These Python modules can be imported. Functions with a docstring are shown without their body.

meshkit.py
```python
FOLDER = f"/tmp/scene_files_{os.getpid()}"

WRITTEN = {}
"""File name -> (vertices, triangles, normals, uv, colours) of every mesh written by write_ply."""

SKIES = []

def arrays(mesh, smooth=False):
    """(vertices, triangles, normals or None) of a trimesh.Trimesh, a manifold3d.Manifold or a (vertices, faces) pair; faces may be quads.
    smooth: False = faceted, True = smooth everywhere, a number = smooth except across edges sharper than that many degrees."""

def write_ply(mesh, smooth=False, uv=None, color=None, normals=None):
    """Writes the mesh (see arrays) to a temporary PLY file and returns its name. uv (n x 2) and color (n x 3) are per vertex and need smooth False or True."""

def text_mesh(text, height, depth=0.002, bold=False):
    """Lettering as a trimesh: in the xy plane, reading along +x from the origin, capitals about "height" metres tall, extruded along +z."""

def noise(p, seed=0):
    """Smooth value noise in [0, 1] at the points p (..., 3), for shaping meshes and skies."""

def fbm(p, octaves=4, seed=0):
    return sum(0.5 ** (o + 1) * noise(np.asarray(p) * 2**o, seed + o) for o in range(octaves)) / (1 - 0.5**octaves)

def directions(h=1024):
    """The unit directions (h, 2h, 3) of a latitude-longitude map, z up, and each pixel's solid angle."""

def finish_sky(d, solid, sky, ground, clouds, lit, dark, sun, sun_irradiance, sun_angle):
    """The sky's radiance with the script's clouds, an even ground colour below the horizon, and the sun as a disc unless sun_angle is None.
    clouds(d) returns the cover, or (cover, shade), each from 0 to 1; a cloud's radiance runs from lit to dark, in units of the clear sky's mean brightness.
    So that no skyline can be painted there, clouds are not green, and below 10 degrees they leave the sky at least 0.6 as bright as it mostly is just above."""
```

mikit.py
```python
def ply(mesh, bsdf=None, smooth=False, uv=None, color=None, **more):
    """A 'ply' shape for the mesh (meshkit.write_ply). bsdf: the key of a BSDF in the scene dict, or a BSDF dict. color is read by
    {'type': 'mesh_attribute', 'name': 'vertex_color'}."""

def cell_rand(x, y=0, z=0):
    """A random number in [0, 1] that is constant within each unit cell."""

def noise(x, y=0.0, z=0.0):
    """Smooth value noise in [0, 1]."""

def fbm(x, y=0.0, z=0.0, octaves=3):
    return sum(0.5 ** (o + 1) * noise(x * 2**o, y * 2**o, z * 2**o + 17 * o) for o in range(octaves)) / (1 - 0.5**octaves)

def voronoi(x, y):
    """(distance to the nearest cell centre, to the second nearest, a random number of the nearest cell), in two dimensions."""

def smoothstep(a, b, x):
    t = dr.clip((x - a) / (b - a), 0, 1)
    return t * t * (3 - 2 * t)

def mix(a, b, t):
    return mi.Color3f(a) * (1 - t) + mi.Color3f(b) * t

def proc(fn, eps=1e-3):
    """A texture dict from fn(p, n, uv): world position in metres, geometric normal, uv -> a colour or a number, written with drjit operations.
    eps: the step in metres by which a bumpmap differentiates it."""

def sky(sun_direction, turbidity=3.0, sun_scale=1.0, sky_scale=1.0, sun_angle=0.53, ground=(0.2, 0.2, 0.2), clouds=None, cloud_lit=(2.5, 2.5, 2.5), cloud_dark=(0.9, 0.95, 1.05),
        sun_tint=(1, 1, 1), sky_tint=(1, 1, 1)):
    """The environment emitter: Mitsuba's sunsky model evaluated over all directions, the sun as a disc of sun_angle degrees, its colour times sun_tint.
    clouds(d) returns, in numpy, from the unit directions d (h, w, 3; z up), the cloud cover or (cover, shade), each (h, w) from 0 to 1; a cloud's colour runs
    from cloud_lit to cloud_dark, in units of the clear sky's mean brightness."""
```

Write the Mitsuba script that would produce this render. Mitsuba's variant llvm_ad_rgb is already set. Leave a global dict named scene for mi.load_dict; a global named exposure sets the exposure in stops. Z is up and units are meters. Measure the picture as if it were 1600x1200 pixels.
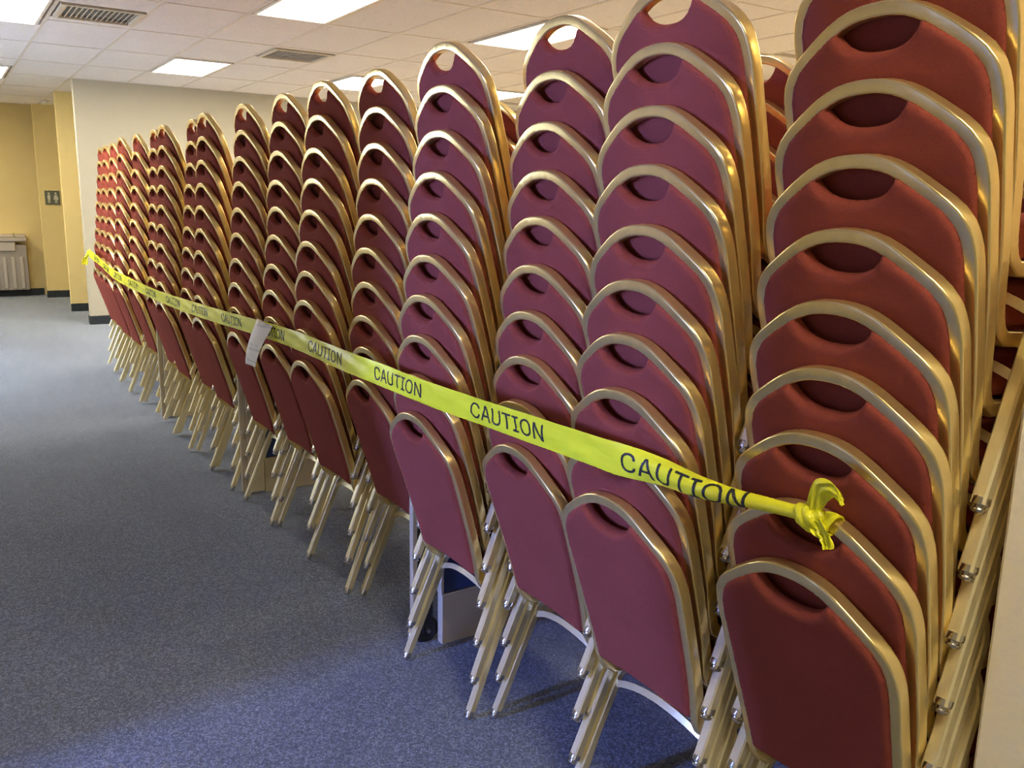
import math, random
import numpy as np, trimesh, shapely
import mitsuba as mi, drjit as dr
import mikit, meshkit
from shapely.geometry import Polygon, Point, box as sbox
from scipy.interpolate import CubicSpline
from scipy.spatial import Delaunay

T = mi.ScalarTransform4f
scene, labels = {}, {}
rng = np.random.default_rng(11)

# ---------------------------------------------------------------- camera, light, exposure
EYE = np.array([0.0, 0.0, 1.5174])
FWD = np.array([-0.8186491, 0.5383411, -0.2000060])
UP = np.array([-0.1768609, 0.0950081, 0.9796396])
scene['camera'] = {'type': 'perspective', 'fov': math.degrees(2 * math.atan(800 / 1366.08)), 'fov_axis': 'x',
                   'near_clip': 0.05, 'far_clip': 100.0,
                   'to_world': T().look_at(origin=EYE.tolist(), target=(EYE + FWD).tolist(), up=UP.tolist())}
exposure = 1.72
LAMP = (9.5, 8.2, 5.9)          # radiance of the ceiling lamps' diffusers
HALL_LAMP = (9.5, 8.2, 5.9)
SIDE_DAY = (2.0, 2.4, 3.0)     # radiance of the frosted window of the aisle wall
DAYLIGHT = (20.0, 29.0, 92.0)   # radiance of the frosted lobby window
CEIL = 2.87                     # ceiling height
X_LIGHTS = [-10.52, -6.84, -3.18, -0.74]   # far ends of the 2 x 4 ft lamps over the stacks
Y_LIGHTS = [2.11, 3.97, 5.80]
AISLE_LIGHTS = [(-12.3, 0.27), (-8.35, 0.27), (-0.1, 0.27), (-14.7, -0.95)]  # the last one is unseen, added to brighten the yellow hall walls

# ---------------------------------------------------------------- helpers
def numbered(name):
    if not any(k == name or k.startswith(name + '__') for k in used):
        used.add(name); return name
    i = 1
    while f'{name}_{i:03d}' in used: i += 1
    used.add(f'{name}_{i:03d}'); return f'{name}_{i:03d}'
used = set()

def tag(key, label=None, category=None, group=None, kind=None):
    d = {}
    if label: d['label'] = label
    if category: d['category'] = category
    if group: d['group'] = group
    if kind: d['kind'] = kind
    labels[key] = d

def add(key, shape):
    used.add(key); scene[key] = shape; return key

def part(parent, name, shape):
    key = numbered(parent + '__' + name); scene[key] = shape; return key

def at(shape, m):
    return {**shape, 'to_world': m}

def box(x0, x1, y0, y1, z0, z1, bev=0.0):
    m = trimesh.creation.box(extents=(x1 - x0, y1 - y0, z1 - z0))
    if bev > 0:
        pts = []
        for sx in (0, 1):
            for sy in (0, 1):
                for sz in (0, 1):
                    for ax in range(3):
                        p = [sx, sy, sz]
                        q = [(x0, x1)[sx], (y0, y1)[sy], (z0, z1)[sz]]
                        for a in range(3):
                            if a != ax: q[a] += bev * (1 - 2 * p[a])
                        pts.append(q)
        return trimesh.convex.convex_hull(np.array(pts))
    m.apply_translation(((x0 + x1) / 2, (y0 + y1) / 2, (z0 + z1) / 2))
    return m

def grid_mesh(P, closed_u=False, closed_v=False, caps=True):
    """P (n, m, 3): n rings of m points; closed_v joins the ring, caps closes the two ends of a tube."""
    n, m = P.shape[:2]
    idx = np.arange(n * m).reshape(n, m)
    f = []
    mm = m if closed_v else m - 1
    for i in range(n - 1):
        a = idx[i, np.arange(mm)]; b = idx[i, (np.arange(mm) + 1) % m]
        c_ = idx[i + 1, (np.arange(mm) + 1) % m]; d = idx[i + 1, np.arange(mm)]
        f.append(np.stack([a, b, c_], 1)); f.append(np.stack([a, c_, d], 1))
    v = P.reshape(-1, 3)
    if closed_v and caps:
        v = np.vstack([v, P[0].mean(0), P[-1].mean(0)])
        k = np.arange(m)
        f.append(np.stack([idx[0, (k + 1) % m], idx[0, k], np.full(m, n * m)], 1))
        f.append(np.stack([idx[-1, k], idx[-1, (k + 1) % m], np.full(m, n * m + 1)], 1))
    mesh = trimesh.Trimesh(v, np.vstack(f), process=False)
    if closed_v and caps and mesh.volume < 0: mesh.invert()
    return mesh

def octagon(a, b, ch):
    return np.array([(a, -b + ch), (a, b - ch), (a - ch, b), (-a + ch, b), (-a, b - ch), (-a, -b + ch), (-a + ch, -b), (a - ch, -b)])

def rounded(a, b, r):
    q = r * (1 - math.sqrt(.5))
    h = [(a, b - r), (a - q, b - q), (a - r, b)]
    return np.array(h + [(-x, y) for x, y in h[::-1]] + [(-x, -y) for x, y in h] + [(x, -y) for x, y in h[::-1]])

def sweep(path, prof, ref):
    """Tube along path (n,3); prof (m,2) in (binormal, ref) axes; ref one vector or one per point."""
    path = np.asarray(path, float)
    t = np.gradient(path, axis=0); t /= np.linalg.norm(t, axis=1, keepdims=True)
    r = np.broadcast_to(np.asarray(ref, float), path.shape)
    r = r - (r * t).sum(1, keepdims=True) * t; r /= np.linalg.norm(r, axis=1, keepdims=True)
    b = np.cross(t, r)
    P = path[:, None] + b[:, None] * prof[None, :, :1] + r[:, None] * prof[None, :, 1:]
    return grid_mesh(P, closed_v=True)

def lathe(prof, axis_from, axis_dir, n=12):
    prof = np.asarray(prof, float)
    d = np.asarray(axis_dir, float); d /= np.linalg.norm(d)
    u = np.cross(d, [1, 0, 0]); u /= np.linalg.norm(u); w = np.cross(d, u)
    a = np.arange(n) * 2 * np.pi / n
    ring = np.cos(a)[:, None] * u + np.sin(a)[:, None] * w
    P = np.asarray(axis_from, float) + prof[:, None, :1] * ring[None] + prof[:, None, 1:] * d
    return grid_mesh(P, closed_v=True)

def bevel_stack(ring, levels):
    """A convex rounded block: ring (m,2) outline, levels [(inset, z)] from bottom to top, both ends capped."""
    c0 = ring.mean(0); e = np.roll(ring, -1, 0) - np.roll(ring, 1, 0)
    nrm = np.stack([e[:, 1], -e[:, 0]], 1); nrm /= np.linalg.norm(nrm, axis=1, keepdims=True)
    P = np.stack([np.column_stack([ring - nrm * i, np.full(len(ring), z)]) for i, z in levels])
    return grid_mesh(P, closed_v=True)

def resample(poly, step):
    n = max(8, int(poly.exterior.length / step))
    return np.array([poly.exterior.interpolate(i / n, normalized=True).coords[0] for i in range(n)])

def cat(ms): return trimesh.util.concatenate(ms)

# ---------------------------------------------------------------- materials
def mat(key, d): scene[key] = d; return key
def rgb(*c): return {'type': 'rgb', 'value': list(c)}
def two(d): return {'type': 'twosided', 'bsdf': d}
P3, mix, noise, fbm = mi.Color3f, mikit.mix, mikit.noise, mikit.fbm

def carpet_fn(p, n, uv):
    fine = noise(p.x * 420, p.y * 420, 3.0)
    mid = noise(p.x * 170, p.y * 170, 7.0)
    big = fbm(p.x * 2.1, p.y * 2.1, 1.0)
    c = mix((0.118, 0.144, 0.198), (0.350, 0.400, 0.500), mikit.smoothstep(0.30, 0.95, 0.6 * fine + 0.4 * mid))
    return c * (0.88 + 0.24 * big)
def carpet_bump(p, n, uv):
    return noise(p.x * 300, p.y * 300, 1.0) * 0.6 + noise(p.x * 120, p.y * 120, 2.0) * 0.4
mat('carpet', two({'type': 'bumpmap', 'arbitrary': mikit.proc(carpet_bump, eps=1e-3), 'scale': 0.004,
                   'bsdf': {'type': 'principled', 'base_color': mikit.proc(carpet_fn), 'roughness': 0.95, 'specular': 0.25}}))

def wall_fn(base):
    def fn(p, n, uv):
        m = fbm(p.x * 1.7 + 3, p.y * 1.7, p.z * 1.7)
        g = noise(p.x * 160, p.y * 160, p.z * 160)
        return P3(*base) * (0.95 + 0.06 * m + 0.04 * g)
    return fn
mat('cream_paint', two({'type': 'principled', 'base_color': mikit.proc(wall_fn((0.49, 0.465, 0.38))), 'roughness': 0.6, 'specular': 0.3}))
mat('yellow_paint', two({'type': 'principled', 'base_color': mikit.proc(wall_fn((0.75, 0.62, 0.29))), 'roughness': 0.6, 'specular': 0.3}))
mat('cream_paint_lit', two({'type': 'principled', 'base_color': mikit.proc(wall_fn((0.90, 0.80, 0.56))), 'roughness': 0.6, 'specular': 0.3}))  # cream wall paint made lighter, the pillar's lit look put into the colour
mat('bounce_tan', two({'type': 'principled', 'base_color': rgb(0.50, 0.40, 0.26), 'roughness': 0.45}))  # tan of the added bounce floor
mat('base_vinyl', two({'type': 'principled', 'base_color': rgb(0.018, 0.026, 0.035), 'roughness': 0.45}))
def tile_fn(p, n, uv):
    s = noise(p.x * 140, p.y * 140, 1.0); h = mikit.smoothstep(0.78, 0.9, noise(p.x * 85, p.y * 85, 5.0))
    pan = mikit.cell_rand(p.x / 1.22, (p.y + 0.334) / 0.61, 2)
    return P3(0.61, 0.60, 0.62) * (0.92 + 0.07 * s + 0.05 * pan - 0.16 * h)
mat('tile', two({'type': 'principled', 'base_color': mikit.proc(tile_fn), 'roughness': 0.95, 'specular': 0.1}))
mat('grid_metal', two({'type': 'principled', 'base_color': rgb(0.55, 0.52, 0.49), 'roughness': 0.5}))
mat('vent_metal', two({'type': 'principled', 'base_color': rgb(0.52, 0.49, 0.43), 'roughness': 0.5}))
mat('vent_dark', two({'type': 'principled', 'base_color': rgb(0.34, 0.32, 0.28), 'roughness': 0.8}))

def fabric(base):
    def fn(p, n, uv):
        w = noise(p.x * 420, p.y * 420, p.z * 420); m = fbm(p.x * 9, p.y * 9, p.z * 9)
        lint = mikit.smoothstep(0.985, 0.995, noise(p.x * 70, p.y * 70 + 11, p.z * 70))
        return mix(P3(*base) * (0.80 + 0.24 * w + 0.16 * m), (0.45, 0.36, 0.33), lint * 0.25)
    return {'type': 'principled', 'base_color': mikit.proc(fn), 'roughness': 0.85, 'specular': 0.05, 'sheen': 0.10, 'sheen_tint': 0.9}
mat('fabric', two(fabric((0.225, 0.052, 0.036))))

def gold_fn(p, n, uv):
    s = noise(p.x * 60, p.y * 60, p.z * 12); m = noise(p.x * 500, p.y * 500, p.z * 500)
    return P3(0.88, 0.70, 0.31) * (0.90 + 0.10 * s + 0.06 * m)
mat('gold', two({'type': 'principled', 'base_color': mikit.proc(gold_fn), 'metallic': 0.85, 'roughness': 0.23, 'specular': 0.5}))
def leg_fn(p, n, uv):
    s = noise(p.x * 60, p.y * 60, p.z * 12); m = noise(p.x * 500, p.y * 500, p.z * 500)
    return P3(0.86, 0.77, 0.48) * (0.90 + 0.10 * s + 0.06 * m)
mat('gold_leg', two({'type': 'principled', 'base_color': mikit.proc(leg_fn), 'metallic': 0.60, 'roughness': 0.33, 'specular': 0.5}))
mat('chrome', two({'type': 'principled', 'base_color': rgb(0.52, 0.50, 0.45), 'metallic': 1.0, 'roughness': 0.24}))
def tape_fn(p, n, uv):
    c = fbm(p.x * 14, p.y * 14, p.z * 30)
    return P3(0.80, 0.80, 0.024) * (0.90 + 0.18 * c)
mat('tape', two({'type': 'principled', 'base_color': mikit.proc(tape_fn), 'roughness': 0.34, 'specular': 0.5}))
mat('ink', two({'type': 'principled', 'base_color': rgb(0.018, 0.018, 0.016), 'roughness': 0.5}))
def paper_fn(p, n, uv):
    row = mikit.smoothstep(0.55, 0.75, noise(p.z * 95, 3.0, 1.0)) * mikit.smoothstep(0.35, 0.6, noise(p.x * 40, p.z * 60, 2.0))
    return mix((0.93, 0.92, 0.86), (0.55, 0.57, 0.55), row * 0.5)
mat('paper', two({'type': 'principled', 'base_color': mikit.proc(paper_fn), 'roughness': 0.8}))
mat('blue_cloth', two({'type': 'principled', 'base_color': rgb(0.030, 0.055, 0.170), 'roughness': 0.9, 'sheen': 0.3}))
mat('beige_laminate', two({'type': 'principled', 'base_color': rgb(0.52, 0.45, 0.31), 'roughness': 0.5}))
mat('black_plastic', two({'type': 'principled', 'base_color': rgb(0.012, 0.012, 0.013), 'roughness': 0.4}))
mat('steel', two({'type': 'principled', 'base_color': rgb(0.40, 0.37, 0.34), 'metallic': 0.6, 'roughness': 0.4}))
mat('steel_bright', two({'type': 'principled', 'base_color': rgb(0.66, 0.62, 0.57), 'metallic': 0.8, 'roughness': 0.3}))
mat('sign_green', two({'type': 'principled', 'base_color': rgb(0.105, 0.115, 0.080), 'roughness': 0.5}))
mat('sign_white', two({'type': 'principled', 'base_color': rgb(0.50, 0.50, 0.42), 'roughness': 0.5}))
mat('white_plastic', two({'type': 'principled', 'base_color': rgb(0.75, 0.73, 0.68), 'roughness': 0.4}))
mat('white_metal', two({'type': 'principled', 'base_color': rgb(0.70, 0.68, 0.64), 'roughness': 0.45}))

def struct(key, mesh, m, label=None, smooth=False):
    add(key, mikit.ply(mesh, m, smooth=smooth)); tag(key, label, None, None, 'structure'); return key

# ---------------------------------------------------------------- the room
XF, XB, XN, YR, YL = -11.70, -15.70, 4.0, 8.0, -1.6
struct('floor', box(XB - 0.2, XN + 0.2, -7.2, YR + 0.2, -0.1, 0.0), 'carpet', 'speckled blue grey carpet floor')
struct('floor_boards', box(-11.5, 3.9, 3.6, 7.9, 0.0, 0.012), 'bounce_tan', 'added unseen pale floor behind the stacks, bouncing light to the ceiling')  # unseen floor added to bounce lamp light onto the ceiling
struct('ceiling', box(XB - 0.2, XN + 0.2, -7.2, YR + 0.2, CEIL + 0.07, CEIL + 0.17), 'tile', 'suspended ceiling of pale grey tiles')
struct('wall_far', box(XF - 0.12, XF, 1.52, YR, 0.0, CEIL + 0.07), 'cream_paint', 'cream wall behind the far end of the chair row')
struct('wall_recess_near', box(-13.32, -13.20, 1.492, 2.2, 0.0, CEIL + 0.07), 'yellow_paint', 'yellow wall return left of the cream wall')
struct('wall_recess_far', box(-15.30, -15.20, 1.40, 2.2, 0.0, CEIL + 0.07), 'yellow_paint', 'yellow wall return with the small sign')
struct('wall_back', box(XB - 0.15, XB, YL, 2.2, 0.0, CEIL + 0.07), 'yellow_paint', 'yellow wall at the end of the aisle')
struct('wall_recess_side', box(XB, XF - 0.12, 2.2, 2.35, 0.0, CEIL + 0.07), 'yellow_paint')
struct('wall_near', box(XN, XN + 0.15, -7.0, YR, 0.0, CEIL + 0.07), 'cream_paint')
struct('wall_right', box(XF, XN, YR, YR + 0.15, 0.0, CEIL + 0.07), 'cream_paint')
# aisle wall with the doorway to the lobby (both outside the frame); the lobby's window lights the third stacks
DX0, DX1 = -2.36, -1.45
VX0, VX1, VZ0, VZ1 = -9.6, -7.2, 0.9, 2.35
struct('wall_aisle', cat([box(XB, VX0, YL - 0.15, YL, 0, CEIL + 0.07), box(VX1, DX0, YL - 0.15, YL, 0, CEIL + 0.07), box(VX0, VX1, YL - 0.15, YL, 0, VZ0), box(VX0, VX1, YL - 0.15, YL, VZ1, CEIL + 0.07), box(DX1, XN, YL - 0.15, YL, 0, CEIL + 0.07),
                          box(DX0, DX1, YL - 0.15, YL, 2.45, CEIL + 0.07)]), 'cream_paint')
struct('wall_lobby_left', box(-4.1, -4.0, -6.4, YL - 0.15, 0, CEIL + 0.07), 'cream_paint')
struct('wall_lobby_right', box(0.0, 0.1, -6.4, YL - 0.15, 0, CEIL + 0.07), 'cream_paint')
WX0, WX1, WZ0, WZ1 = -2.22, -1.68, 0.15, 2.3
struct('wall_lobby_back', cat([box(-4.1, WX0, -6.5, -6.4, 0, CEIL + 0.07), box(WX1, 0.1, -6.5, -6.4, 0, CEIL + 0.07),
                               box(WX0, WX1, -6.5, -6.4, 0, WZ0), box(WX0, WX1, -6.5, -6.4, WZ1, CEIL + 0.07)]), 'cream_paint')
struct('window_1', cat([box(WX0, WX0 + 0.05, -6.47, -6.41, WZ0, WZ1), box(WX1 - 0.05, WX1, -6.47, -6.41, WZ0, WZ1),
                        box(WX0, WX1, -6.47, -6.41, WZ0, WZ0 + 0.05), box(WX0, WX1, -6.47, -6.41, WZ1 - 0.05, WZ1)]), 'white_metal')
part('window_1', 'pane', {**mikit.ply((np.array([(WX1, -6.45, WZ0), (WX0, -6.45, WZ0), (WX0, -6.45, WZ1), (WX1, -6.45, WZ1)]), np.array([[0, 1, 2, 3]])), 'white_plastic'),
                          'emitter': {'type': 'area', 'radiance': rgb(*DAYLIGHT)}})
struct('window_2', cat([box(a, a + 0.05, YL - 0.10, YL - 0.03, VZ0, VZ1) for a in (VX0, VX0 + .783, VX0 + 1.567, VX1 - 0.05)] + [box(VX0, VX1, YL - 0.10, YL - 0.03, a, a + .05) for a in (VZ0, VZ1 - 0.05)]), 'white_metal')
part('window_2', 'pane', {**mikit.ply((np.array([(VX1, YL - .08, VZ0), (VX0, YL - .08, VZ0), (VX0, YL - .08, VZ1), (VX1, YL - .08, VZ1)]), np.array([[0, 1, 2, 3]])), 'white_plastic'),
                          'emitter': {'type': 'area', 'radiance': rgb(*SIDE_DAY)}})
# pillar beside the nearest stack
struct('wall_pillar', box(-0.664, -0.05, 1.37, 2.1, 0.0, CEIL + 0.07, 0.006), 'cream_paint_lit', 'cream painted pillar at the right edge beside the nearest stack')
# baseboards
def base(key, x0, x1, y0, y1): struct(key, box(x0, x1, y0, y1, 0.0, 0.105, 0.003), 'base_vinyl', 'dark vinyl baseboard')
base('baseboard_far', XF, XF + 0.012, 1.508, YR)
base('baseboard_far_side', XF - 0.12, XF + 0.012, 1.508, 1.52)
base('baseboard_recess_near', -13.20, -13.188, 1.480, 2.2)
base('baseboard_recess_far', -15.20, -15.188, 1.388, 2.2)
base('baseboard_back', XB, XB + 0.012, YL, 1.40)

# ceiling tiles in a metal grid
YG0, XG0 = 2.11 - 0.61 * 7, -6.84 - 1.22 * 8   # grid origin: the lamps fill cells of it
TILE = {}
def tile(x0, x1, y0):
    w = round(x1 - x0, 3)
    if w not in TILE: TILE[w] = mikit.ply(box(-w / 2 + .007, w / 2 - .007, -0.298, 0.298, 0.0, 0.02, 0.004), 'tile')
    part('ceiling', 'tile', at(TILE[w], T().translate([(x0 + x1) / 2, y0 + 0.305, CEIL + 0.004])))
lamps = [(x, y) for x in X_LIGHTS for y in Y_LIGHTS if (x, y) != (-0.74, 2.11)] + AISLE_LIGHTS
vents = [(-8.76, 2.735), (-7.90, 0.90)]
ys = np.arange(YG0 + 0.61, 6.3, 0.61)
for y in ys:
    gaps = sorted([(lx, lx + 1.22) for lx, ly in lamps if abs(ly - y) < .3] + [(vx, vx + 0.61) for vx, vy in vents if abs(vy - y) < .3])
    x = XG0 + 1.22
    while x < -1.0:
        pieces = [(x, x + 1.22)]
        for g0, g1 in gaps:
            pieces = [q for a, b in pieces for q in ((a, min(b, g0)), (max(a, g1), b)) if q[1] - q[0] > .06]
        for a, b in pieces: tile(a, b, y)
        x += 1.22
for y in list(ys) + [ys[-1] + 0.61]:
    part('ceiling', 'grid_runner', mikit.ply(box(XB, XN, y - 0.012, y + 0.012, CEIL, CEIL + 0.03), 'grid_metal'))
x = XG0
while x < 3.5:
    part('ceiling', 'grid_runner', mikit.ply(box(x - 0.012, x + 0.012, YL, YR, CEIL + 0.001, CEIL + 0.03), 'grid_metal'))
    x += 1.22

# ceiling lamps
def lamp(x, y, label, rad):
    k = numbered('ceiling_light'); tag(k, label, 'ceiling light', 'recessed ceiling lights')
    x0, x1, y0, y1 = x + 0.03, x + 1.19, y + 0.025, y + 0.585
    fr = cat([box(x0, x1, y0, y0 + 0.02, CEIL - 0.006, CEIL + 0.05), box(x0, x1, y1 - 0.02, y1, CEIL - 0.006, CEIL + 0.05),
              box(x0, x0 + 0.02, y0 + 0.02, y1 - 0.02, CEIL - 0.006, CEIL + 0.05), box(x1 - 0.02, x1, y0 + 0.02, y1 - 0.02, CEIL - 0.006, CEIL + 0.05)])
    part(k, 'frame', mikit.ply(fr, 'white_metal'))
    q = np.array([(x0 + .02, y0 + .02, CEIL + .004), (x0 + .02, y1 - .02, CEIL + .004), (x1 - .02, y1 - .02, CEIL + .004), (x1 - .02, y0 + .02, CEIL + .004)])
    part(k, 'diffuser', {**mikit.ply((q, np.array([[0, 1, 2, 3]])), 'white_plastic'), 'emitter': {'type': 'area', 'radiance': rgb(*rad)}})
seen = {(-10.52, 2.11): 'small bright ceiling light near the cream wall, above the far stacks', (-6.84, 2.11): 'large bright ceiling light at the top edge left of the middle',
        (-6.84, 3.97): 'bright ceiling light behind the third stack from the right', (-10.52, 3.97): 'ceiling light seen between the fifth and sixth stack tops',
        (-8.35, 0.27): 'bright ceiling light in the top left corner', (-12.3, 0.27): 'small ceiling light at the left edge above the aisle'}
for (x, y) in lamps:
    lamp(x, y, seen.get((x, y), 'recessed ceiling light outside the picture'), HALL_LAMP if (x, y) in AISLE_LIGHTS else LAMP)
for (x, y), lab in zip(vents, ('grey square ceiling vent between two lights, left of the middle', 'grey square ceiling vent beside the top left light')):
    k = numbered('ceiling_vent'); tag(k, lab, 'vent', 'ceiling vents')
    x0, x1, y0, y1, z = x + 0.02, x + 0.59, y + 0.02, y + 0.59, CEIL - 0.008
    part(k, 'frame', mikit.ply(cat([box(x0, x1, y0, y0 + .035, z, z + .03), box(x0, x1, y1 - .035, y1, z, z + .03), box(x0, x0 + .035, y0 + .035, y1 - .035, z, z + .03), box(x1 - .035, x1, y0 + .035, y1 - .035, z, z + .03)]), 'vent_metal'))
    g = []
    for i in range(14):
        b_ = box(x0 + 0.035, x1 - 0.035, -0.014, 0.014, -0.0015, 0.0015)
        b_.apply_transform(trimesh.transformations.rotation_matrix(0.7, (1, 0, 0))); b_.apply_translation((0, y0 + 0.05 + i * 0.0362, z + 0.016)); g.append(b_)
    kk = part(k, 'louvre', mikit.ply(cat(g), 'vent_metal')); labels[kk] = {'kind': 'stuff'}
    part(k, 'backing', mikit.ply(box(x0 + .036, x1 - .036, y0 + .036, y1 - .036, z + .032, z + .045), 'vent_dark'))

# ---------------------------------------------------------------- the banquet chair (origin: floor under the rear of the seat, front = +y)
SIDE = np.array([(-.1105, .912), (-.1065, .88), (-.0985, .845), (-.079, .785), (-.051, .697), (-.023, .606), (.004, .512), (.024, .430)])[::-1]
side_y = CubicSpline(SIDE[:, 1], SIDE[:, 0])
HALF = [(0, .9020), (.035, .8995), (.065, .8915), (.095, .8765), (.135, .8500), (.160, .8310), (.178, .8090), (.1865, .782), (.1885, .750), (.186, .700), (.1815, .620), (.1760, .540), (.1700, .480), (.1665, .432)]
TAIL = [(.1648, .036, .405), (.1630, .060, .388), (.1625, .100, .384), (.1630, .180, .386), (.1650, .300, .393), (.1665, .430, .402)]
def frame_mesh():
    half3 = [(x, float(side_y(z)), z) for x, z in HALF] + TAIL
    pts = np.array([(-x, y, z) for x, y, z in half3[:0:-1]] + half3)
    s = np.r_[0, np.cumsum(np.linalg.norm(np.diff(pts, axis=0), axis=1))]
    cs = CubicSpline(s, pts)
    u = np.unique(np.r_[np.linspace(0, s[-1], 34), np.linspace(s[5], s[-6], 64)])
    path = cs(u)
    ref = np.empty_like(path)
    d = cs(u, 1)
    for i, q in enumerate(path):
        if q[2] > .44:
            dy = float(side_y(min(q[2], .91), 1)); ref[i] = (0, 1, -dy)
        else:
            t = d[i] / np.linalg.norm(d[i]); t = t * np.sign(-q[0])       # going up towards the back
            ref[i] = (0, t[2], -t[1])
        ref[i] /= np.linalg.norm(ref[i])
    return sweep(path, rounded(.0115, .0135, .0042), ref)

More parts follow.
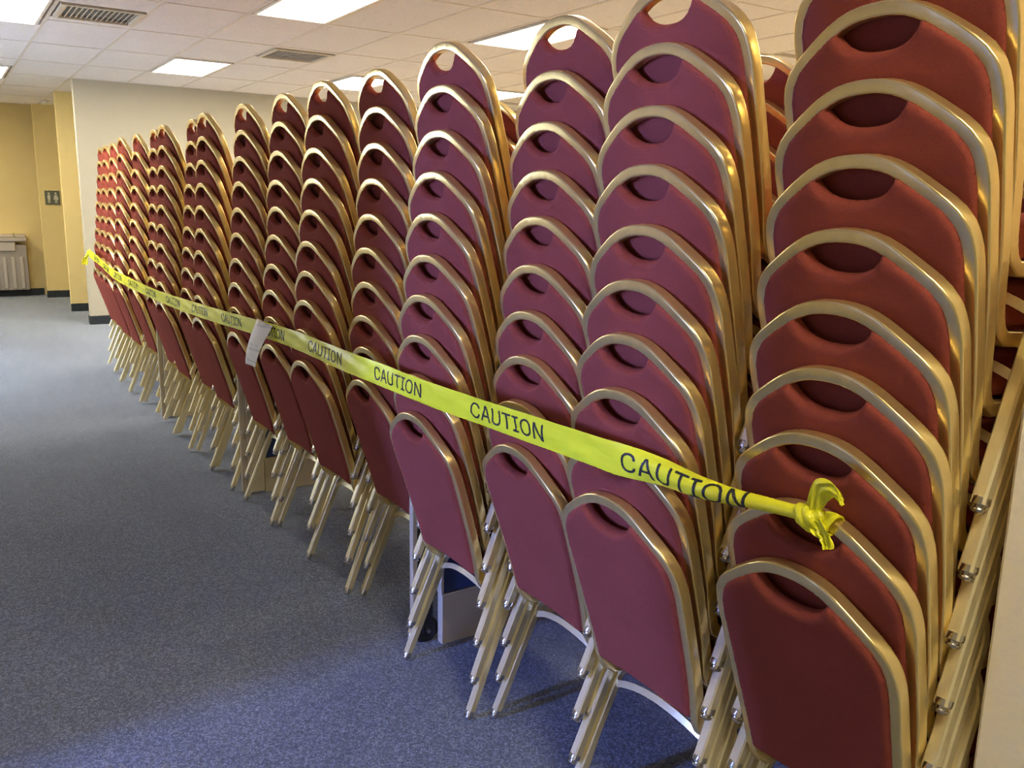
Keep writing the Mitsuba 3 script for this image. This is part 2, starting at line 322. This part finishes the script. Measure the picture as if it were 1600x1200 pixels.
def cushion_mesh():
    # outline in (x, z): inside the tube, below the hand hole
    inner = [(x - .0105 if x > .05 else x, z - (.0105 if x < .1 else .004)) for x, z in HALF]
    hx = [.0705, .062, .050, .036, .018, 0.0]; hz = [.8790, .8655, .8545, .8470, .8425, .8410]
    rs = [(x - .0055, z) for x, z in HALF if z < .80]
    right = [(0, .8405), (.020, .8415), (.040, .8458), (.058, .8550), (.071, .8690), (.0765, .8800), (.095, .8705), (.132, .8475), (.156, .8295), (.1725, .8075)] + rs[:]
    right = [q for q in right if q[1] > .436] + [(.1610, .440), (.150, .434), (.10, .437), (.05, .441), (0, .442)]
    poly = Polygon(right + [(-x, z) for x, z in right[::-1][1:-1]]).buffer(0)
    R, Tk = .012, .0135
    pts, hgt = [], []
    for d, st in ((0, .007), (.0012, .008), (.0035, .009), (.007, .011), (.012, .014), (.019, .017)):
        q = poly.buffer(-d) if d else poly
        for g in getattr(q, 'geoms', [q]):
            r = resample(g, st); pts.append(r)
    core = poly.buffer(-.026)
    gx, gz = np.meshgrid(np.arange(-.18, .181, .022), np.arange(.44, .89, .022)); gr = np.column_stack([gx.ravel(), gz.ravel()])
    pts.append(gr[shapely.contains_xy(core, gr[:, 0], gr[:, 1])])
    pts = np.vstack(pts); nb = len(resample(poly, .008))
    tri = Delaunay(pts).simplices
    cen = pts[tri].mean(1)
    tri = tri[shapely.contains_xy(poly, cen[:, 0], cen[:, 1])]
    a = pts[tri]; area = .5 * ((a[:, 1, 0] - a[:, 0, 0]) * (a[:, 2, 1] - a[:, 0, 1]) - (a[:, 2, 0] - a[:, 0, 0]) * (a[:, 1, 1] - a[:, 0, 1]))
    tri = tri[abs(area) > 1e-9]; area = area[abs(area) > 1e-9]
    tri = np.where(area[:, None] < 0, tri[:, ::-1], tri)
    dist = shapely.distance(poly.exterior, shapely.points(pts))
    t = np.clip(dist / R, 0, 1); h = Tk * np.sqrt(np.clip(1 - (1 - t) ** 2, 0, 1)) + .003 * np.clip(dist / .12, 0, 1)
    h[:nb] = 0
    y0 = side_y(np.clip(pts[:, 1], .43, .91)); dy = side_y(np.clip(pts[:, 1], .43, .91), 1)
    n = np.stack([np.zeros(len(pts)), np.ones(len(pts)), -dy], 1); n /= np.linalg.norm(n, axis=1, keepdims=True)
    basep = np.column_stack([pts[:, 0], y0, pts[:, 1]])
    hr = h * (.0255 / .0165)      # the padded rear face stands proud of the tube
    v = np.vstack([basep - n * hr[:, None], basep + n * h[:, None] * .8])
    f = np.vstack([tri, tri[:, ::-1] + len(pts)])
    m = trimesh.Trimesh(v, f, process=False); m.merge_vertices()
    return m

def seat_mesh():
    p = Polygon([(-.146, .070), (.146, .070), (.168, .43), (.154, .462), (-.154, .462), (-.168, .43)]).buffer(-.03).buffer(.03, quad_segs=4)
    r = resample(shapely.geometry.polygon.orient(p), .04)
    lv = [(.012, .399), (.002, .403), (0, .412), (0, .440), (.004, .453), (.014, .4615), (.035, .4665), (.075, .4695), (.120, .4705)]
    m = bevel_stack(r, lv); m.vertices[:, 2] += (m.vertices[:, 1] - .06) * .03
    return m

LT, LF = .1960, .2075       # half the width across the legs, at the top and at the feet
def leg_mesh(s, rear):
    if rear: pts = [(s * .172, .118, .382), (s * .187, .109, .363), (s * LT, .099, .338), (s * LF, -.0345, .018)]
    else: pts = [(s * .174, .395, .390), (s * .188, .402, .374), (s * LT, .412, .345), (s * LF, .492, .018)]
    pts = np.array(pts, float)
    fine = np.vstack([pts[:3], pts[2] + (pts[3] - pts[2]) * .5, pts[3]])
    d = pts[3] - pts[2]
    return sweep(fine, octagon(.0126, .0122, .0036), (0, d[2], -d[1]))
def glide_mesh(s, rear):
    foot = np.array([s * LF, -.0345, .018] if rear else [s * LF, .492, .018]); d = np.array([s * .009, -.1335, -.320] if rear else [s * .009, .08, -.327])
    d /= np.linalg.norm(d)
    pr = [(.0001, -.012), (.0146, -.012), (.0150, -.010), (.0150, -.001), (.0140, .001), (.0095, .002), (.0095, .0065), (.0120, .0075), (.0124, .0095), (.0100, .0130), (.005, .0150), (.0001, .017)]
    m = lathe(pr, foot, d, 12)
    m.apply_translation((0, 0, -m.vertices[:, 2].min()) if m.vertices[:, 2].min() < 0 else (0, 0, 0))
    return m
def stretcher_mesh():
    x = np.linspace(-.186, .186, 15); z = .318 + .052 * (1 - (x / .186) ** 2); y = .093 - .022 * (1 - (x / .186) ** 2)
    return sweep(np.column_stack([x, y, z]), np.array([(.0085, -.003), (.0085, .003), (-.0085, .003), (-.0085, -.003)]), (0, 1, -.4))

PLY = {'frame': mikit.ply(frame_mesh(), 'gold', smooth=55), 'back_cushion': mikit.ply(cushion_mesh(), 'fabric', smooth=True),
       'seat': mikit.ply(seat_mesh(), 'fabric', smooth=40), 'stretcher': mikit.ply(stretcher_mesh(), 'gold_leg', smooth=30)}
LEGS = [(1, True), (-1, True), (1, False), (-1, False)]
LEG_PLY = [mikit.ply(leg_mesh(s, r), 'gold_leg', smooth=32) for s, r in LEGS]
GLIDE_PLY = [mikit.ply(glide_mesh(s, r), 'chrome', smooth=30) for s, r in LEGS]

def chair(m, label, group, glides=True):
    k = numbered('banquet_chair'); tag(k, label, 'chair', group)
    for name, sh in PLY.items(): scene[f'{k}__{name}'] = at(sh, m)
    for i in range(4):
        leg = f'{k}__leg' + (f'_{i:03d}' if i else '')
        scene[leg] = at(LEG_PLY[i], m)
        if glides: scene[leg + '__glide'] = at(GLIDE_PLY[i], m)
    return k

# stacks: x, y, turn, forward step, upward step (nearest stack first)
STACKS = [[-0.9139, 1.3083, -0.011, 0.0107, 0.1159], [-1.3690, 1.269, -0.0200, 0.01, 0.115], [-1.7965, 1.3106, -0.030, 0.0107, 0.1157], [-2.2468, 1.2465, 0.0005, 0.0113, 0.116],
          [-2.7718, 1.3181, -0.007, 0.0075, 0.1147], [-3.253, 1.27, 0.0048, 0.0115, 0.1157], [-3.6965, 1.2894, 0.0080, 0.0098, 0.1161], [-4.13, 1.2602, 0.0005, 0.0092, 0.115],
          [-4.742, 1.2458, 0.0009, 0.0085, 0.1154], [-5.1611, 1.273, 0.0026, 0.0105, 0.1152], [-5.6222, 1.2348, -0.0004, 0.0083, 0.1149], [-6.0449, 1.2646, -0.0002, 0.009, 0.1152],
          [-6.6956, 1.2600, 0.0, 0.0110, 0.1159], [-7.1157, 1.2270, 0.0005, 0.0112, 0.1156], [-7.5965, 1.2377, 0.0004, 0.0124, 0.1145], [-8.0764, 1.2716, 0.0002, 0.0108, 0.1145], [-8.52, 1.2899, -0.0003, 0.0119, 0.1148]]
# small shifts (mm along the row, mm up) of the chairs in each stack, lowest first
SHIFT = [[[-2, -4], [6, -3], [4, 4], [10, 1], [0, -4], [-2, -2], [-1, 0], [-1, 0], [0, 1], [1, -1]], [[-2, 2], [-1, 0], [-6, 0], [-3, 3], [1, 0], [8, -3], [0, 1], [-6, 0], [-4, 3], [4, -1]],
         [[-5, 1], [-3, 0], [10, 3], [1, 0], [3, 0], [0, 2], [0, -3], [-12, -4], [-4, -2], [12, 4]], [[-6, 0], [2, -1], [3, 0], [-1, 1], [6, 0], [-1, 1], [-3, 0], [7, -3], [1, 2], [-8, 0]],
         [[-9, -2], [12, 4], [-6, -3], [4, -2], [-10, -1], [0, -3], [8, -1], [10, -1], [3, 0], [-12, 4]], [[12, 3], [-5, 4], [3, 3], [4, -1], [-12, -4], [1, -1], [1, 0], [-12, -3], [1, 0], [12, 4]],
         [[5, -4], [9, 4], [-9, 1], [-4, -4], [1, 3], [9, 4], [-9, -2], [-9, 1], [-7, 3], [9, -4]]]
ORD = ['lowest', 'second from the floor', 'third from the floor', 'fourth from the floor', 'fifth from the floor', 'sixth from the floor', 'seventh from the floor', 'eighth from the floor', 'ninth from the floor', 'topmost']
NTH = ['nearest stack at the right', 'second stack from the right', 'third stack from the right', 'fourth stack from the right', 'fifth stack from the right', 'sixth stack from the right', 'seventh stack from the right', 'eighth stack from the right',
       'ninth stack from the right', 'eighth stack from the far end', 'seventh stack from the far end', 'sixth stack from the far end', 'fifth stack from the far end', 'fourth stack from the far end', 'third stack from the far end', 'second stack from the far end', 'last stack at the far end']
for i, (sx, sy, ro, fy, uz) in enumerate(STACKS):
    for k in range(10):
        dx, dz = SHIFT[i][k] if i < len(SHIFT) else (rng.normal(0, 2.2), rng.normal(0, 1.2))
        cr, sr = math.cos(ro), math.sin(ro); ly = fy * k
        m = T().translate([sx - sr * ly + dx * 1e-3, sy + cr * ly, uz * k + (max(dz, 0) if k == 0 else dz) * 1e-3 * (0 if k == 0 else 1)]).rotate([0, 0, 1], math.degrees(ro) + rng.normal(0, .15))
        kind = 'burgundy chair with tape knot' if (i, k) == (0, 1) else 'burgundy banquet chair'
        chair(m, f'{kind}, {ORD[k]} of the {NTH[i]}', f'banquet chairs of the {NTH[i]}', i < 9)
REAR = [(-1.87, 2.06, 'third'), (-2.36, 2.08, 'fourth'), (-2.84, 2.05, 'fifth'), (-3.32, 2.07, 'sixth'), (-1.395, 2.07, 'second'), (-0.925, 2.06, 'nearest')]  # last two stacks are unseen, added to shade the carpet under the near ones
for j, (sx, sy, nth) in enumerate(REAR):
    for k in range(10):
        m = T().translate([sx + rng.normal(0, .002) + (.02 if (j, k) == (0, 9) else 0), sy + .0107 * k, .1155 * k]).rotate([0, 0, 1], rng.normal(0, .2))
        chair(m, f'burgundy banquet chair, {ORD[k]} of the rear-row stack behind the {nth} stack', 'banquet chairs of the rear row', False)

# ---------------------------------------------------------------- partition panels standing in the wider gaps between the stacks
def partition(x, yp, y1, label, foot=False):
    k = numbered('partition_panel'); tag(k, label, 'partition', 'partition panels between the stacks')
    part(k, 'post', mikit.ply(box(x - .026, x - .006, yp, y1 - .004, .012, 1.02, .003), 'beige_laminate'))
    part(k, 'post', mikit.ply(box(x - .002, x + .018, yp + .028, y1 - .004, .012, 1.02, .003), 'beige_laminate'))
    part(k, 'infill', mikit.ply(box(x - .016, x + .010, y1 + .012, 2.55, .19, 1.0, .002), 'blue_cloth'))
    part(k, 'kick_plate', mikit.ply(box(x - .018, x + .014, y1, 2.56, .0, .187, .002), 'beige_laminate'))
    part(k, 'edge_strip', mikit.ply(box(x - .018, x + .014, y1 - .001, y1 + .011, .19, 1.02, .002), 'beige_laminate'))
    part(k, 'top_rail', mikit.ply(box(x - .018, x + .014, y1 + .012, 2.56, 1.001, 1.02, .002), 'beige_laminate'))
    return k
pk = numbered('partition_panel'); tag(pk, 'blue partition panel with beige kick plate and black castor, under the fourth stack', 'partition', 'partition panels between the stacks')
x = -2.505
part(pk, 'post', mikit.ply(box(x - .055, x - .030, 1.272, 1.292, .03, 1.0, .003), 'beige_laminate'))
part(pk, 'infill', mikit.ply(box(x - .014, x + .012, 1.372, 2.55, .19, 1.0, .002), 'blue_cloth'))
part(pk, 'kick_plate', mikit.ply(box(x - .018, x + .016, 1.362, 2.56, .0, .187, .002), 'beige_laminate'))
part(pk, 'edge_strip', mikit.ply(box(x - .018, x + .016, 1.358, 1.370, .19, 1.02, .002), 'beige_laminate'))
part(pk, 'crossbar', mikit.ply(box(x - .052, x - .020, 1.292, 1.40, .50, .54, .003), 'beige_laminate'))
cw = part(pk, 'castor', mikit.ply(cat([lathe([(.0001, -.016), (.040, -.016), (.048, -.010), (.048, .010), (.040, .016), (.0001, .016)], (x - .042, 1.325, .048), (1, .0001, 0), 20)]), 'black_plastic', smooth=35))
part(cw, 'fork', mikit.ply(cat([box(x - .066, x - .060, 1.305, 1.345, .04, .17, .002), box(x - .024, x - .018, 1.305, 1.345, .04, .17, .002), box(x - .066, x - .018, 1.300, 1.350, .165, .20, .003), box(x - .055, x - .030, 1.30, 1.36, .2, .5, .003)]), 'black_plastic'))
part(cw, 'axle', mikit.ply(lathe([(.0001, -.03), (.008, -.03), (.008, .03), (.0001, .03)], (x - .042, 1.325, .048), (1, .0001, 0), 10), 'chrome', smooth=35))
partition(-4.435, 1.238, 1.352, 'beige edged partition panel with blue infill, in the gap right of the ninth stack')
partition(-6.370, 1.236, 1.35, 'beige edged partition panel in the gap between the fifth and sixth far stacks')

# ---------------------------------------------------------------- caution tape
TX = np.array([-8.74, -8.30, -8.00, -7.40, -6.84, -6.14, -5.10, -4.10, -3.46, -3.16, -2.70, -2.43, -2.07, -1.905, -1.57, -1.37, -1.277, -1.168, -1.10, -1.028, -.903])
TZ = np.array([1.035, 1.024, 1.013, .976, .957, .948, .950, .976, .998, 1.003, .998, .9995, .998, 1.000, 1.005, 1.008, 1.0085, 1.005, 1.004, 1.0085, 1.017])
TYx = np.array([-8.80, -8.62, -8.15, -7.11, -5.62, -4.74, -2.25, -1.30, -.95, -.88]); TYy = np.array([1.170, 1.150, 1.130, 1.100, 1.100, 1.112, 1.112, 1.138, 1.170, 1.176])
cz = CubicSpline(TX, TZ); W = .070
def tape_curl(x):   # total angle the strip is rolled up by, growing towards the knot
    return np.interp(x, [-9, -1.34, -1.24, -1.15, -1.08, -1.02, -.90], [.15, .2, 1.9, 2.9, 3.9, 5.0, 6.2])
def tape_point(x, t, off=0.0):
    """x along the row, t across in [-.5, .5] (up positive), off outwards (towards the aisle)."""
    x, t = np.broadcast_arrays(np.asarray(x, float), np.asarray(t, float))
    th = tape_curl(x); r = W / th; a = th * t
    rip = .0010 * np.sin(x * 17 + 9 * t) + .0006 * np.sin(x * 41 - 4 * t + 1)
    tilt = .10 * np.sin(x * 3.1 + .6)
    cy = np.interp(x, TYx, TYy)
    up, outw = (r + off) * np.sin(a), (r + off) * np.cos(a) - r * np.where(th > 2.2, 0.55 * np.clip((th - 2.2), 0, 1) + 1 - np.clip(th - 2.2, 0, 1), 1.0)
    return np.stack([x + tilt * 0, cy - outw + rip * np.clip(1.5 - th * .4, 0, 1) - tilt * up, cz(x) + up], -1)
xs = np.r_[np.linspace(-8.74, -1.40, 520), np.linspace(-1.39, -.903, 70)]
tv = np.linspace(-.5, .5, 15)
k = 'caution_tape'; used.add(k); tag(k, 'yellow caution tape stretched across the chair stacks and knotted at the right', 'tape')
outer = tape_point(xs[:, None], tv[None, :], 0.0); inner = tape_point(xs[:, None], tv[None, ::-1], -.0006)
part(k, 'band', mikit.ply(grid_mesh(np.concatenate([outer, inner], 1), closed_v=True), 'tape', smooth=50))
word = meshkit.text_mesh('CAUTION', .040, .0004, bold=False)
b = word.bounds; word.apply_translation(-b[0]); ln = b[1][0] - b[0][0]
word = trimesh.Trimesh(*trimesh.remesh.subdivide_to_size(word.vertices, word.faces, .007))
for x0 in list(np.arange(-1.318, -8.4, -.578)):
    v = np.array(word.vertices)
    xx = x0 + v[:, 0] / ln * .312; tt = (v[:, 1] - .020) / W * 1.0
    w = trimesh.Trimesh(tape_point(xx, tt, .0005 + v[:, 2]), word.faces, process=False)
    part(k, 'lettering', mikit.ply(w, 'ink'))
# knot round the crown of the second chair and its two tails
def ribbon(path, width, dirs, seed, curl=.6):
    path = np.array(path, float); n = 26
    s = np.linspace(0, 1, len(path)); cs = CubicSpline(s, path); ds = CubicSpline(s, np.array(dirs, float)); ws = np.interp(np.linspace(0, 1, n), s, width)
    u = np.linspace(0, 1, n); P = cs(u); D = ds(u); D /= np.linalg.norm(D, axis=1, keepdims=True)
    Tn = cs(u, 1); Tn /= np.linalg.norm(Tn, axis=1, keepdims=True); N = np.cross(Tn, D); N /= np.linalg.norm(N, axis=1, keepdims=True)
    t = np.linspace(-.5, .5, 9)
    Q = P[:, None] + D[:, None] * (ws[:, None] * t)[..., None] + N[:, None] * (ws[:, None] * curl * (t ** 2 * 1.6) + .004 * np.sin(t * 17 + u[:, None] * 8 + seed))[..., None]
    return grid_mesh(np.concatenate([Q, Q[:, ::-1] - N[:, None] * .0008], 1), closed_v=True)
KN = np.array([-.880, 1.177, 1.018])
ball = trimesh.creation.icosphere(3, .019); v = ball.vertices
v = v * np.array([1.25, .85, 1.0]) * (1 + .55 * (meshkit.fbm(v * 70 + 5, 3, 2) - .5) + .30 * np.abs(np.sin(v[:, 0] * 190 + v[:, 2] * 120)))[:, None]
loop_c = np.array([-.858, 1.197, 1.010])
a = np.linspace(0, 2 * np.pi, 30)
lp = np.stack([loop_c[0] + .010 * np.cos(a * 1), loop_c[1] + .0175 * np.cos(a), loop_c[2] + .019 * np.sin(a)], 1)
wrap = sweep(np.column_stack([loop_c[0] + .006 * np.sin(a), loop_c[1] + .019 * np.cos(a), loop_c[2] + .018 * np.sin(a)]), np.array([(.013, -.0012), (.013, .0012), (0, .003), (-.013, .0012), (-.013, -.0012)]), np.column_stack([a * 0, np.cos(a), np.sin(a)]))
part(k, 'knot', mikit.ply(cat([trimesh.Trimesh(v + KN, ball.faces, process=False), wrap]), 'tape', smooth=35))
part(k, 'tail', mikit.ply(ribbon([KN + (.002, -.004, .006), KN + (.012, -.008, .030), KN + (.022, -.010, .052), KN + (.045, -.012, .060), KN + (.064, -.012, .046)], [.020, .032, .040, .030, .010],
                                 [(1, .3, -.2), (1, .2, -.1), (.8, .3, -.6), (.2, .3, -1), (.1, .2, -1)], 0), 'tape', smooth=50))
part(k, 'tail', mikit.ply(ribbon([KN + (.006, -.006, -.002), KN + (.026, -.010, -.008), KN + (.042, -.012, -.022), KN + (.050, -.012, -.036)], [.022, .028, .022, .016],
                                 [(.2, .1, 1), (.4, .1, 1), (.9, .1, .5), (1, .1, .3)], 2, .3), 'tape', smooth=50))
FK = np.array([-8.745, 1.165, 1.035])
part(k, 'knot', mikit.ply(trimesh.Trimesh(v * 1.1 + FK, ball.faces, process=False), 'tape', smooth=35))
part(k, 'tail', mikit.ply(ribbon([FK, FK + (-.03, -.015, -.01), FK + (-.05, -.03, -.05), FK + (-.055, -.035, -.11)], [.025, .04, .05, .05], [(0, .3, 1), (0, .5, 1), (.2, 1, .3), (.2, 1, 0)], 1, .3), 'tape', smooth=50))

# paper slip hanging over the tape
A, B, C, D = (np.array(q) for q in ((-3.600, 1.094, 1.040), (-3.420, 1.101, 1.032), (-3.560, 1.066, .842), (-3.690, 1.063, .838)))
n1, n2 = 18, 9
s = np.linspace(0, 1, n1)[:, None, None]; t = np.linspace(0, 1, n2)[None, :, None]
wv = s ** .8
Q = (A * (1 - t) + B * t) * (1 - wv) + (D * (1 - t) + C * t) * wv
Q = Q + np.array([0, -1, 0]) * (.018 * np.sin(np.pi * t) * (1 - s) + .010 * np.sin(np.pi * s))
fold = (A * (1 - t) + B * t)[None] if False else None
back = np.concatenate([(A * (1 - t) + B * t) + np.array([0, .030, -.03]) * 1.0 - 0 * s[:1], ], 0)
front = np.concatenate([back, (back * .5 + Q[:1] * .5) + np.array([0, 0, .008]), Q], 0)
add('paper_slip', mikit.ply(grid_mesh(np.concatenate([front, front[:, ::-1] + np.array([0, .0007, 0])], 1), closed_v=True), 'paper', smooth=50))
tag('paper_slip', 'white paper slip hanging folded over the yellow caution tape', 'paper')

# ---------------------------------------------------------------- far left: sign, drinking fountain, ceiling bits
k = 'restroom_sign'; used.add(k); tag(k, 'small dark green square sign on the yellow wall', 'sign')
sy0, sy1, sz0, sz1 = 1.472, 1.676, 1.405, 1.616
part(k, 'plate', mikit.ply(box(-15.20, -15.185, sy0, sy1, sz0, sz1, .003), 'sign_green'))
def figure(yc, dress):
    ms = []
    hd = Point(yc, 1.575).buffer(.016); body = Polygon([(yc - .020, 1.552), (yc + .020, 1.552), (yc + (.036 if dress else .018), 1.485), (yc - (.036 if dress else .018), 1.485)])
    legs = [sbox(yc - .015, 1.432, yc - .003, 1.486), sbox(yc + .003, 1.432, yc + .015, 1.486)]
    for g in [hd, body] + legs:
        e = trimesh.creation.extrude_polygon(g, .002, engine='earcut'); w = e.vertices[:, [2, 0, 1]].copy(); w[:, 0] += -15.185; e.vertices = w; ms.append(e)
    return cat(ms)
part(k, 'pictogram', mikit.ply(figure(1.525, False), 'sign_white'))
part(k, 'pictogram', mikit.ply(figure(1.620, True), 'sign_white'))

k = 'drinking_fountain'; used.add(k); tag(k, 'grey metal drinking fountain with ribbed lower panel, at the left edge', 'drinking fountain')
fx = XB
part(k, 'cabinet', mikit.ply(box(fx + .015, fx + .22, .45, 1.19, .105, .80, .008), 'steel'))
part(k, 'basin', mikit.ply(cat([box(fx + .015, fx + .30, .43, 1.20, .845, .915, .012), box(fx + .015, fx + .06, .43, 1.20, .915, .95, .006)]), 'steel_bright'))
part(k, 'apron', mikit.ply(box(fx + .02, fx + .27, .72, 1.04, .70, .844, .01), 'steel_bright'))
part(k, 'bubbler', mikit.ply(lathe([(.0001, 0), (.018, 0), (.018, .02), (.008, .025), (.008, .05), (.012, .055), (.0001, .06)], (fx + .16, 1.03, .915), (0.0001, 0, 1), 10), 'chrome', smooth=40))
for i in range(6):
    part(k, 'rib', mikit.ply(box(fx + .221, fx + .245, .50 + i * .115, .555 + i * .115, .13, .62, .006), 'steel_bright'))

add('smoke_detector', mikit.ply(lathe([(.0001, .03), (.055, .03), (.055, .0), (.035, -.02), (.0001, -.022)], (-14.6, 1.52, CEIL - .03), (0.0001, 0, 1), 16), 'white_plastic', smooth=40))
tag('smoke_detector', 'small white round ceiling detector above the sign wall', 'smoke detector')
